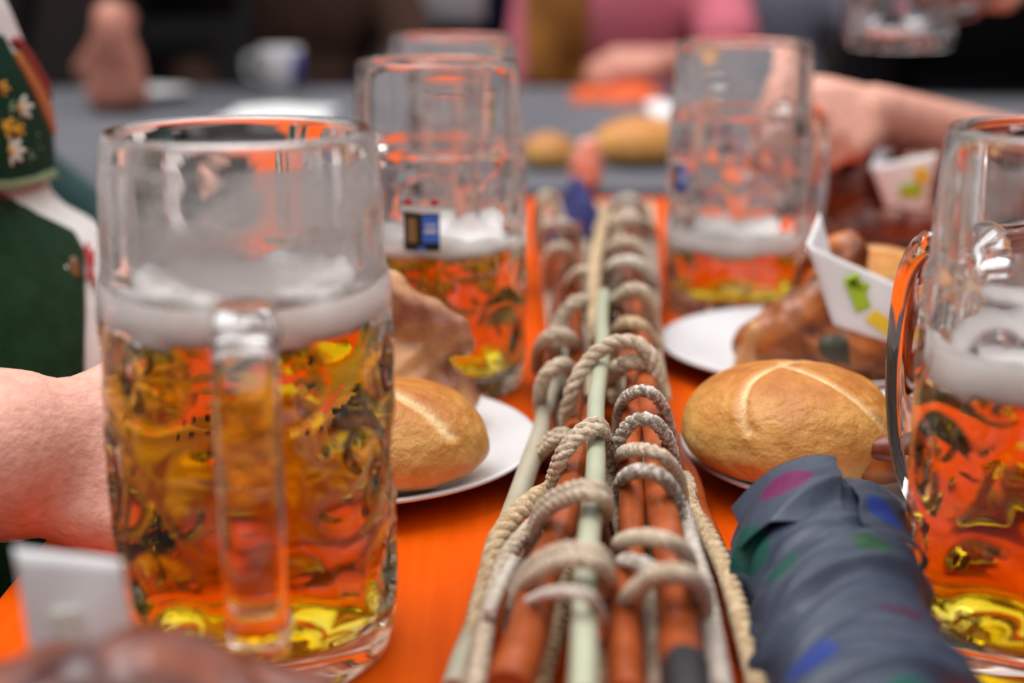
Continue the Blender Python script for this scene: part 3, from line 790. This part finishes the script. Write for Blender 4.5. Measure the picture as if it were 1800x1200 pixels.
# ------------------------------------------------------------------ folded umbrella
def umbrella():
    t = thing('umbrella', 'folded slate blue umbrella with coloured dots, right of the whips', 'umbrella', (0.118, 0.47, TZ))
    far, near = Vector((0.122, 0.558, TZ+.032)), Vector((0.106, 0.33, TZ+.029))
    ax = (near-far); L = ax.length; ax.normalize(); U = ax.cross(Vector((0, 0, 1))).normalized(); W = U.cross(ax).normalized()
    if W.z < 0: W = -W
    # dots: u = length from the far end in metres, angle, colour, radius
    slate = Vector((.036, .048, .078))
    dots = [(.016, 1.15, (.13, .008, .07), .0100), (.030, 2.25, (.012, .035, .20), .0085), (.040, .35, (.004, .06, .045), .0110), (.078, .80, (.004, .06, .045), .0080), (.075, 1.95, (.015, .065, .030), .0095),
            (.118, 1.95, (.07, .008, .035), .0075), (.150, .9, (.012, .035, .20), .009), (.175, 1.8, (.004, .07, .055), .010), (.2, 1.2, (.13, .008, .07), .01), (.09, 3.0, (.13, .008, .07), .009)]
    def layer(name, u0, u1, R0, pleat, twist, ph, th0=0.0, th1=2*PI, nU=170, nT=220, seedk=1.0, flare=0):
        v = []; cols = []
        full = abs(th1-th0-2*PI) < 1e-6
        nt = nT if full else nT+1
        for i in range(nU+1):
            u = u0+(u1-u0)*i/nU
            for k in range(nt):
                th = th0+(th1-th0)*k/nT
                q = (th+twist*u+ph)/(2*PI)*pleat
                s = q % 1.0
                saw = s if s < .93 else (1-s)/.07*.93
                r = R0*(0.83+0.24*saw**1.5)
                wr = math.sin(2*PI*q*2.0+1.3*math.sin(3*th+18*u))*.045+math.sin(2*PI*q*3.7+2.0*math.sin(2*th-25*u+1))*.032+math.sin(2*PI*q*7.3+3*math.sin(3*th+30*u))*.012
                r *= 1+wr+.035*math.sin(2*th+15*u+ph)+.02*math.sin(u*60-th*2)
                e = u/0.02
                if name == 'canopy' and e < 1: r *= 0.80+.20*math.sqrt(max(0, 1-(1-e)**2))
                if flare: r *= 1+flare*max(0, 1-(u-u0)/.05)
                p = far+ax*u+U*(r*1.06*math.cos(th))+W*(r*.90*math.sin(th))
                p.z = max(p.z, TZ+.0006+.0008*(k % 2))
                v.append(p)
                cl = slate
                for du, dt, dc, dr in dots:
                    da = (th-dt+PI) % (2*PI)-PI
                    if ((u-du)/dr)**2+(da*.036/(dr*1.15))**2 < 1: cl = Vector(dc)
                cols.append(tuple(cl))
        f = []
        for i in range(nU):
            for k in range(nT if full else nT):
                k2 = (k+1) % nT if full else k+1
                f.append((i*nt+k, i*nt+k2, (i+1)*nt+k2, (i+1)*nt+k))
        if name == 'canopy':
            f += [tuple(range(nt-1, -1, -1)), tuple(nU*nt+k for k in range(nt))]
        me = MB().add(v, f).mesh(name)
        a = me.color_attributes.new('Col', 'FLOAT_COLOR', 'POINT')
        buf = np.ones((len(v), 4), dtype=np.float32); buf[:, :3] = np.array(cols); a.data.foreach_set('color', buf.ravel())
        o = obj(name, me, M['umbrella'], t)
        if name != 'canopy':
            so = o.modifiers.new('cloth', 'SOLIDIFY'); so.thickness = .0009; so.offset = 0
        return o
    layer('canopy', 0, .24, .0322, 1, 88, 2.6, nU=260, nT=240)
    layer('loose_fold', -.002, .040, .0330, 1, 40, 3.4, 0.35, 1.75, 60, 110, flare=.10)
    layer('loose_fold', .002, .050, .0328, 1, 40, 1.2, 1.9, 2.9, 60, 90, flare=.08)
    for k in range(6):
        a = k*PI/3; p = far+U*.014*math.cos(a)+W*.014*math.sin(a)
        MB().tube([p+ax*.01, p-ax*.004], .0016, 8).build('rib_tip', M['steel'], t)
umbrella()

# ------------------------------------------------------------------ people
def hand(mb, w, d, nrm, curl=0.5, s=1.0, thumb_side=1, spread=0.10):
    """w wrist, d direction of the knuckles, nrm back of the hand, thumb_side +-1 along nrm x d"""
    w = Vector(w); d = Vector(d).normalized(); nrm = Vector(nrm); nrm = (nrm-d*nrm.dot(d)).normalized(); sd = nrm.cross(d)*thumb_side
    spec = [(.030, .088, (.044, .026, .021), .0090), (.010, .092, (.048, .030, .023), .0094), (-.011, .088, (.044, .028, .022), .0089), (-.030, .080, (.034, .021, .019), .0080)]
    mb.cap(w-d*.012*s, .024*s, w+d*.018*s, .025*s)
    for off, kn, ph, r in spec:
        k = w+d*kn*s+sd*off*s
        mb.cap(w+d*.012*s+sd*off*.55*s, .0145*s, k, .0125*s)
        mb.cap(w+d*.030*s+sd*off*.75*s-nrm*.006*s, .0145*s, k-d*.012*s-nrm*.004*s, .0125*s)
        a = curl*0.75; p = k
        for j, l in enumerate(ph):
            dd = d*math.cos(a)-nrm*math.sin(a)+sd*(off*spread*6*max(0, 1-curl))
            q = p+dd.normalized()*l*s
            mb.cap(p, r*s*(1.06-.08*j), q, r*s*(.98-.08*j)); p = q; a += curl*1.05
    b = w+d*.022*s+sd*.020*s
    m1 = b+(d*.62+sd*.70-nrm*.18*(1+curl)).normalized()*.044*s
    m2 = m1+(d*.90+sd*(.35-curl*.45)-nrm*.45*curl).normalized()*.032*s
    m3 = m2+(d*.85-sd*curl*.6-nrm*.55*curl).normalized()*.026*s
    mb.cap(b, .0165*s, m1, .0120*s); mb.cap(m1, .0118*s, m2, .0105*s); mb.cap(m2, .0104*s, m3, .0085*s)

def person(label, x, y, face, hip, clothes, arms, lean=0.0, voxel=0.008, skin='skin', hair='hair', legs='seated', belly=1.0, arm_k=1.0):
    """clothes: jacket material name, sleeve_to = fraction of the forearm that the sleeve covers (negative: ends on the upper arm)"""
    F = Vector((math.cos(face), math.sin(face), 0)); Lf = Vector((-F.y, F.x, 0)); Z = Vector((0, 0, 1)); O = Vector((x, y, 0))
    rot = Matrix((F, Lf, Z)).transposed()
    def P(f, l, z):            # local, z from the floor; leaning tips the trunk forward above the hip
        return O+F*(f+lean*max(0, z-hip))+Lf*l+Z*z
    body = MB(); jk = MB(); tr = MB(); h = hip
    def trunk(mb, g):
        mb.ball(P(0, 0, h), (.125+g, .165+g, .12+g), 20, 12, rot)
        mb.ball(P(.012*belly, 0, h+.15), ((.118+g)*belly, .155+g, .15+g), 20, 12, rot)
        mb.ball(P(.0, 0, h+.34), (.118+g, .165+g, .17+g), 20, 12, rot)
        mb.cap(P(-.01, -.15, h+.445), .058+g, P(-.01, .15, h+.445), .058+g)
        mb.cap(P(-.01, -.06, h+.47), .06+g, P(-.01, .06, h+.47), .06+g)
    trunk(body, 0); trunk(jk, .012)
    # neck and head with face
    body.cap(P(-.01, 0, h+.46), .062, P(.015, 0, h+.60), .054)
    hc = P(.03, 0, h+.70)
    body.ball(hc+Z*.015, (.098, .076, .108), 20, 14, rot)
    body.ball(hc+F*.022-Z*.055, (.066, .056, .066), 18, 12, rot)          # jaw
    body.cap(hc+F*.092+Z*.012, .010, hc+F*.112-Z*.022, .014)               # nose
    body.cap(hc+F*.088+Lf*.03+Z*.030, .012, hc+F*.088-Lf*.03+Z*.030, .012)  # brow
    body.cap(hc+F*.083+Lf*.018-Z*.056, .009, hc+F*.083-Lf*.018-Z*.056, .009)   # lips
    for s in (-1, 1): body.ball(hc+Lf*s*.078-F*.005, (.020, .010, .032), 12, 8, rot)
    for sgn, el, wr, hd, hn, curl, hs in arms:
        sh = P(-.01, sgn*.175, h+.435); el, wr = Vector(el), Vector(wr)
        body.chain([sh, sh.lerp(el, .5), el, el.lerp(wr, .35), wr], [.058, .050, .042*(arm_k if sgn < 0 else 1), .041*(arm_k if sgn < 0 else 1)*max(1, hs*.9), .027*hs*(arm_k*1.3 if sgn < 0 and arm_k > 1 else 1)])
        th = 1 if sgn < 0 else -1
        hand(body, wr, hd, hn, curl, hs, th)
        st = clothes.get('sleeve_to', 0.92)
        if st >= 0: jk.chain([sh, sh.lerp(el, .5), el, el.lerp(wr, st)], [.074, .066, .058, .058-.018*st])
        else: jk.chain([sh, sh.lerp(el, -st)], [.074, .068])
    for s in (-1, 1):
        hp = P(0, s*.09, h-.01)
        if legs == 'seated': kn = O+F*.42+Lf*s*.12+Z*(h+.0); an = O+F*.40+Lf*s*.12+Z*.09
        else: kn = O+F*.02+Lf*s*.10+Z*(h*.53); an = O+Lf*s*.10+Z*.09
        body.chain([hp, kn, kn.lerp(an, .35), an], [.080, .056, .054, .036]); tr.chain([hp, kn, an], [.096, .072, .058])
        body.cap(an-F*.02-Z*.045, .036, an+F*.14-Z*.055, .030)
    tr.ball(P(0, 0, h-.02), (.138, .178, .12), 18, 10, rot)
    t = thing('person', label, 'person', (x, y, 0))
    obj('body', organic(body, voxel, 5, 'body'), M[skin], t)
    jo = obj(clothes.get('name', 'jacket'), organic(jk, .010, 6, 'jacket'), M[clothes['jacket']], t)
    obj('trousers', organic(tr, .014, 4, 'trousers'), M['trousers'], t)
    for s in (-1, 1):
        e = MB().ball(hc+F*.083+Lf*s*.030+Z*.010, .0125, 12, 8).build('eye', M['white_thread'], t)
        MB().ball(hc+F*.0925+Lf*s*.030+Z*.010, .0055, 10, 6).build('iris', M['black'], e)
        MB().cap((hc+F*.040+Lf*s*.04-Z*.30)-Z*10, .001, (hc-Z*10.3), .001) if False else None
    hm = MB(); hm.ball(hc-F*.022+Z*.045, (.095, .084, .098), 20, 14, rot); hm.ball(hc-F*.055-Z*.02, (.055, .070, .075), 16, 10, rot)
    obj('hair', organic(hm, .008, 3, 'hair'), M[hair], t)
    sm = MB()
    for s in (-1, 1):
        a_ = (O+F*.40+Lf*s*.12) if legs == 'seated' else (O+Lf*s*.10)
        k = MB(); k.cap(a_-F*.03+Z*.05, .049, a_+F*.15+Z*.042, .041); k.box(a_+F*.055+Z*.012, (.25, .085, .024), rot)
        obj('shoe', organic(k, .010, 3, 'shoe'), M['black'], t)
    return t, jo

CAMLOC = Vector((0, 0, TZ+CH))
def ray(px, py):
    d = Vector(((px-900)/FPX, math.cos(PITCH)-(600-py)/FPX*-math.sin(PITCH)*-1*-1, 0))
    # camera axes
    fw = Vector((0, math.cos(PITCH), -math.sin(PITCH))); up = Vector((0, math.sin(PITCH), math.cos(PITCH)))
    return (fw+Vector((1, 0, 0))*((px-900)/FPX)+up*((600-py)/FPX)).normalized()
def drape(name, host, parent, left, right, m, lift=.003, thick=.0025, nu=26, nv=40, tree=None):
    """a piece of cloth lying on the garment 'host', between two edge lines"""
    tree = tree or BVHTree.FromPolygons([v.co for v in host.data.vertices], [tuple(p.vertices) for p in host.data.polygons])
    def ln(p, t):
        L = [0]
        for a, b in zip(p, p[1:]): L.append(L[-1]+math.hypot(b[0]-a[0], b[1]-a[1]))
        s = t*L[-1]
        for i in range(len(p)-1):
            if s <= L[i+1] or i == len(p)-2:
                q = (s-L[i])/max(1e-6, L[i+1]-L[i]); return (p[i][0]+(p[i+1][0]-p[i][0])*q, p[i][1]+(p[i+1][1]-p[i][1])*q)
    pts = {}; v = []; keep = {}
    for j in range(nv+1):
        a, b = ln(left, j/nv), ln(right, j/nv)
        for i in range(nu+1):
            u = i/nu; r = ray(a[0]+(b[0]-a[0])*u, a[1]+(b[1]-a[1])*u)
            hit, n, _, _ = tree.ray_cast(CAMLOC, r)
            if hit is None: continue
            if n.dot(r) > 0: n = -n
            keep[(i, j)] = len(v); v.append(hit+n*lift)
    f = []
    for j in range(nv):
        for i in range(nu):
            q = [(i, j), (i+1, j), (i+1, j+1), (i, j+1)]
            if all(k in keep for k in q): f.append(tuple(keep[k] for k in q))
    if not f: return None
    o = MB().add(v, f).build(name, m, parent)
    so = o.modifiers.new('cloth', 'SOLIDIFY'); so.thickness = thick; so.offset = 0
    return o

# left neighbour in traditional dress, right forearm lying on the table behind the nearest mug
A, A_shirt = person('person in green waistcoat, white shirt and embroidered braces, forearm on the table', -0.262, 0.93, 0.0, 0.56,
    {'jacket': 'shirt_white', 'name': 'shirt', 'sleeve_to': -0.9},
    [(-1, (-0.46, 0.635, TZ+.050), (-0.222, 0.618, TZ+.046), (1, -.02, -.12), (0, -.85, .5), 1.25, 1.0),
     (1, (-0.50, 1.22, TZ+.02), (-0.36, 1.12, TZ-.06), (.6, -.2, -.6), (0, .6, .8), 0.5, 1.0)], lean=-0.50, voxel=0.005, belly=0.85, arm_k=1.12)
hair_mb = MB(); hr = random.Random(4)
A_body = [o for o in A.children if o.name.startswith('body')][0]
cand = [v for v in A_body.data.vertices if -.36 < v.co.x < -.235 and v.co.y < .70 and v.co.z > TZ+.05]
for v in hr.sample(cand, min(420, len(cand))):
    d = (v.normal*.45+Vector((.8, hr.uniform(-.4, .1), hr.uniform(-.3, .3)))).normalized(); L = hr.uniform(.005, .010)
    hair_mb.tube([v.co-v.normal*.0005, v.co+d*L*.5+v.normal*.0008, v.co+d*L-v.normal*.0006], [.00011, .00009, .00003], 3, cap=False)
ho = hair_mb.build('arm_hair', M['hair'], A); ho['kind'] = 'stuff'
tA = BVHTree.FromPolygons([v.co for v in A_shirt.data.vertices], [tuple(p.vertices) for p in A_shirt.data.polygons])
drape('waistcoat', A_shirt, A, [(-120, 330), (-120, 1120)], [(0, 350), (60, 388), (122, 418), (138, 450), (139, 560), (136, 760), (130, 1120)], M['felt'], .004, .004, 40, 110, tA)
drape('embroidered_panel', A_shirt, A, [(-120, 20), (-120, 320)], [(-10, 70), (10, 110), (40, 165), (75, 240), (103, 300), (60, 322), (0, 333), (-60, 328)], M['velvet'], .005, .004, 36, 50, tA)
drape('panel_border', A_shirt, A, [(-80, 312), (0, 316), (60, 306), (98, 290)], [(-80, 328), (0, 333), (60, 322), (103, 302)], M['pale_green_thread'], .0075, .001, 6, 30, tA)
drape('brace_strap', A_shirt, A, [(5, 98), (40, 160), (75, 235), (102, 302), (112, 312)], [(17, 96), (58, 160), (98, 235), (126, 296), (130, 312)], M['leather'], .006, .004, 10, 40, tA)
drape('brace_edge', A_shirt, A, [(2, 78), (17, 96), (58, 160), (98, 235), (128, 300), (168, 385)], [(8, 70), (30, 96), (70, 160), (112, 235), (140, 300), (176, 378)], M['darkred'], .007, .004, 8, 50, tA)
for k in range(26):      # red picot edging of the waistcoat
    u = k/25; q = [(0, 350), (60, 388), (122, 418)]
    s = u*2; i = min(1, int(s)); p = (q[i][0]+(q[i+1][0]-q[i][0])*(s-i), q[i][1]+(q[i+1][1]-q[i][1])*(s-i))
    hit, n, _, _ = tA.ray_cast(CAMLOC, ray(p[0]+3, p[1]-4))
    if hit: MB().ball(hit-ray(*p)*.005, .0022, 8, 6).build('red_stitch', M['red'], A)
def flower(px, py, r, petals, mp, mc, ph=0):
    hit, n, _, _ = tA.ray_cast(CAMLOC, ray(px, py))
    if not hit: return
    n = -ray(px, py); U = n.cross(Vector((0, 0, 1))).normalized(); W = U.cross(n)
    c_ = hit+n*.016; fl = None
    for k in range(petals):
        a = 2*PI*k/petals+ph; d = U*math.cos(a)+W*math.sin(a)
        mb = MB().ball(Vector((0, 0, 0)), (r*.55, r*.22, .0010), 10, 6, Matrix((d, n.cross(d), n)).transposed())
        mb.v = [tuple(Vector(p)+c_+d*r*.55) for p in mb.v]
        mb.build('petal', mp, A)
    MB().ball(c_+n*.0008, r*.28, 10, 6).build('flower_centre', mc, A)
flower(18, 265, .0085, 8, M['white_thread'], M['yellow_thread'])
flower(34, 190, .0080, 7, M['white_thread'], M['yellow_thread'], .3)
flower(8, 225, .0070, 6, M['yellow_thread'], M['yellow_thread'], .2)
flower(28, 228, .0055, 6, M['yellow_thread'], M['yellow_thread'], .5)
flower(2, 155, .0050, 6, M['yellow_thread'], M['leather'], .1)
flower(58, 240, .0040, 5, M['pale_green_thread'], M['pale_green_thread'], .1)
flower(62, 262, .0040, 5, M['pale_green_thread'], M['pale_green_thread'], .4)
flower(50, 275, .0040, 5, M['pale_green_thread'], M['pale_green_thread'], .8)
flower(18, 190, .0045, 5, M['pale_green_thread'], M['pale_green_thread'], .8)
for (x0, y0, x1, y1) in ((143, 440, 160, 500), (160, 445, 148, 495), (150, 470, 165, 510), (146, 432, 158, 470)):
    drape('red_embroidery', A_shirt, A, [(x0-2, y0), (x1-2, y1)], [(x0+3, y0), (x1+3, y1)], M['red'], .003, .0008, 3, 12, tA)
hit, n, _, _ = tA.ray_cast(CAMLOC, ray(130, 474))
if hit:
    dr = ray(130, 474)
    b_ = MB().ball(hit-dr*.011, (.0035, .004, .0082), 14, 10).build('horn_button', M['horn'], A)
    MB().ball(hit-dr*.013+Vector((-.0046, 0, .001)), .0016, 8, 6).build('button_pin', M['porcelain'], b_)

B, B_j = person('person in dark teal jacket behind the one in the green waistcoat', -0.575, 1.36, 0.0, 0.56, {'jacket': 'teal'},
    [(-1, (-.60, 1.08, TZ+.04), (-.42, 1.10, TZ-.08), (.8, .1, -.4), (0, -.6, .8), .5, 1.0), (1, (-.62, 1.66, TZ+.06), (-.40, 1.60, TZ-.08), (.8, -.1, -.4), (0, .6, .8), .5, 1.0)], lean=-.05, belly=1.12)
drape('shirt_collar', B_j, B, [(-30, -40), (-10, 100)], [(34, -40), (46, 90)], M['shirt_white'], .004, .003, 10, 20)
person('person in black jacket resting a reddish fist on the grey table, far left', -0.74, 3.32, -PI/2, 0.90, {'jacket': 'black_cloth', 'sleeve_to': 0.80},
    [(1, (-.66, 2.72, TZ+.36), (-.668, 2.52, TZ+.135), (0.0, .0, -1), (0, -1, 0), 1.35, 1.25), (-1, (-1.02, 3.10, TZ+.20), (-.98, 2.90, TZ+.04), (0, -1, -.1), (0, 0, 1), .5, 1.0)], lean=.35, skin='skin_red', legs='standing')
person('person in brown jacket sitting far behind the grey table', -0.47, 3.42, -PI/2, 0.56, {'jacket': 'brown_cloth'},
    [(1, (-.22, 3.28, TZ+.05), (-.34, 3.12, TZ-.10), (-.5, -.2, 0), (0, 0, 1), .6, 1), (-1, (-.72, 3.30, TZ+.05), (-.62, 3.12, TZ-.10), (.5, -.2, 0), (0, 0, 1), .6, 1)], lean=.05)
E_, E_j = person('person in navy jacket over a light grey shirt, behind the mugs', -0.13, 3.62, -PI/2, 0.58, {'jacket': 'navy_cloth'},
    [(1, (.14, 3.50, TZ+.02), (.04, 3.26, TZ-.04), (-.5, -.6, 0), (0, 0, 1), .6, 1), (-1, (-.40, 3.50, TZ+.02), (-.30, 3.26, TZ-.04), (.5, -.6, 0), (0, 0, 1), .6, 1)])
drape('shirt_front', E_j, E_, [(655, -60), (655, 40)], [(852, -60), (852, 40)], M['grey_shirt'], .006, .003, 14, 14)
F_, F_j = person('person in pink blouse with mustard shawl, hands on the grey table', 0.255, 3.30, -PI/2, 0.56, {'jacket': 'pink_cloth', 'name': 'blouse', 'sleeve_to': -.8},
    [(1, (.44, 3.02, TZ+.055), (.30, 2.86, TZ+.062), (-.8, -.15, 0), (0, -.5, .8), .8, 1.15), (-1, (.03, 3.20, TZ-.06), (.14, 3.10, TZ-.12), (.8, -.1, 0), (0, -.5, .8), .8, 1.15)], lean=.06, skin='skin_red')
drape('shawl', F_j, F_, [(925, -60), (925, 150)], [(1035, -60), (1035, 150)], M['mustard'], .008, .004, 14, 20)
person('person in blue grey shirt behind the orange-beer mug', 0.545, 3.42, -PI/2, 0.58, {'jacket': 'bluegrey_shirt', 'name': 'shirt'},
    [(1, (.80, 3.30, TZ+.04), (.66, 3.14, TZ-.10), (-.5, -.2, 0), (0, 0, 1), .6, 1), (-1, (.30, 3.30, TZ+.04), (.40, 3.14, TZ-.10), (.5, -.2, 0), (0, 0, 1), .6, 1)])
person('person in black leaning on the grey table at the right', 0.90, 3.02, -PI/2, 0.60, {'jacket': 'black_cloth'},
    [(1, (1.18, 2.80, TZ+.07), (1.12, 2.46, TZ+.07), (.5, -.5, 0), (0, -.3, 1), .6, 1), (-1, (.66, 2.86, TZ-.06), (.76, 2.92, TZ-.12), (.7, .1, 0), (0, -.3, 1), .6, 1)], lean=.30)
person('person at the right edge in dark teal, gripping one mug and raising another', 0.80, 1.52, PI, 0.56, {'jacket': 'teal', 'sleeve_to': 0.05},
    [(1, (.540, 1.430, TZ+.048), (.312, 1.285, TZ+.128), (-.62, -.76, -.04), (.55, -.55, .62), 1.1, .92), (-1, (.70, 1.70, TZ+.14), (.528, 1.50, TZ+.262), (-.86, -.30, .1), (.35, -.80, .5), 1.2, 1.0)], voxel=.006)
mug('empty raised mug held up at the top right', 0.375, 1.46, math.radians(2), .03, .03, 6, z=TZ+.172, film=True, beer=False)

# ------------------------------------------------------------------ things on the far table and far end
def cup(label, x, y):
    t = thing('cup', label, 'cup', (x, y, TZ))
    prof = [(.002, 0), (.028, 0), (.034, .006), (.040, .03), (.042, .085), (.0405, .086), (.038, .03), (.030, .010), (.002, .008)]
    me = MB().lathe([(r, z) for r, z in prof], 40, (x, y, TZ)).mesh('cup_body'); fix_normals(me); obj('cup_body', me, M['porcelain'], t)
    v, f = patch(.0425, -.9, 1.0, .012, .076, 16, .0006)
    MB().add([(p[0]+x, p[1]+y, p[2]+TZ) for p in v], f).build('blue_band', M['blue_glaze'], t)
    MB().tube(catmull([(x-.040, y, TZ+.070), (x-.066, y, TZ+.066), (x-.066, y, TZ+.032), (x-.039, y, TZ+.024)], 8), .005, 10).build('handle', M['porcelain'], t)
cup('white and blue cup on the grey table', at(500, 158, 0).x, 2.95)
def cloth(name, label, cat, c, sx, sy, h, m, seed, rz=0.0):
    R = random.Random(seed); ph = [R.uniform(0, 6) for _ in range(6)]; n = 26; v = []
    for s in (0, 1):
        for i in range(n+1):
            for j in range(n+1):
                u, w = i/n-.5, j/n-.5
                e = max(0, 1-(2*abs(u))**6)*max(0, 1-(2*abs(w))**6)
                zz = h*e*(.62+.22*math.sin(9*u+ph[0]+3*w)+.16*math.sin(14*w+ph[1]+5*u)) if s else 0.0
                X = u*sx*(1+.08*math.sin(7*w+ph[2])); Y = w*sy*(1+.08*math.sin(6*u+ph[3]))
                v.append((c[0]+X*math.cos(rz)-Y*math.sin(rz), c[1]+X*math.sin(rz)+Y*math.cos(rz), c[2]+.0004+s*.0012+zz))
    q = n+1; Q = q*q; f = []
    for i in range(n):
        for j in range(n):
            f += [(i*q+j, i*q+j+1, (i+1)*q+j+1, (i+1)*q+j), (Q+i*q+j, Q+(i+1)*q+j, Q+(i+1)*q+j+1, Q+i*q+j+1)]
    for i in range(n):
        f += [(i*q, (i+1)*q, Q+(i+1)*q, Q+i*q), (i*q+n, Q+i*q+n, Q+(i+1)*q+n, (i+1)*q+n), (i, Q+i, Q+i+1, i+1), (n*q+i, n*q+i+1, Q+n*q+i+1, Q+n*q+i)]
    o = MB().add(v, f).build(name, m); return tag(o, label, cat)
cloth('paper_napkin', 'white paper napkin lying on the grey table behind the nearest mug', 'napkin', (-.39, 2.50, TZ), .17, .22, .010, M['paper'], 1)
cloth('folded_cloth', 'orange red folded cloth under the hands on the grey table', 'cloth', (.195, 2.76, TZ), .17, .12, .03, M['orange_cloth'], 2)
cloth('paper_napkin', 'small white napkin beside the orange red cloth', 'napkin', (.262, 2.58, TZ), .05, .22, .010, M['paper'], 3)
cloth('navy_cloth', 'navy blue crumpled cloth among the far ends of the whips', 'cloth', (.060, 1.34, TZ), .055, .10, .062, M['bright_navy'], 4)
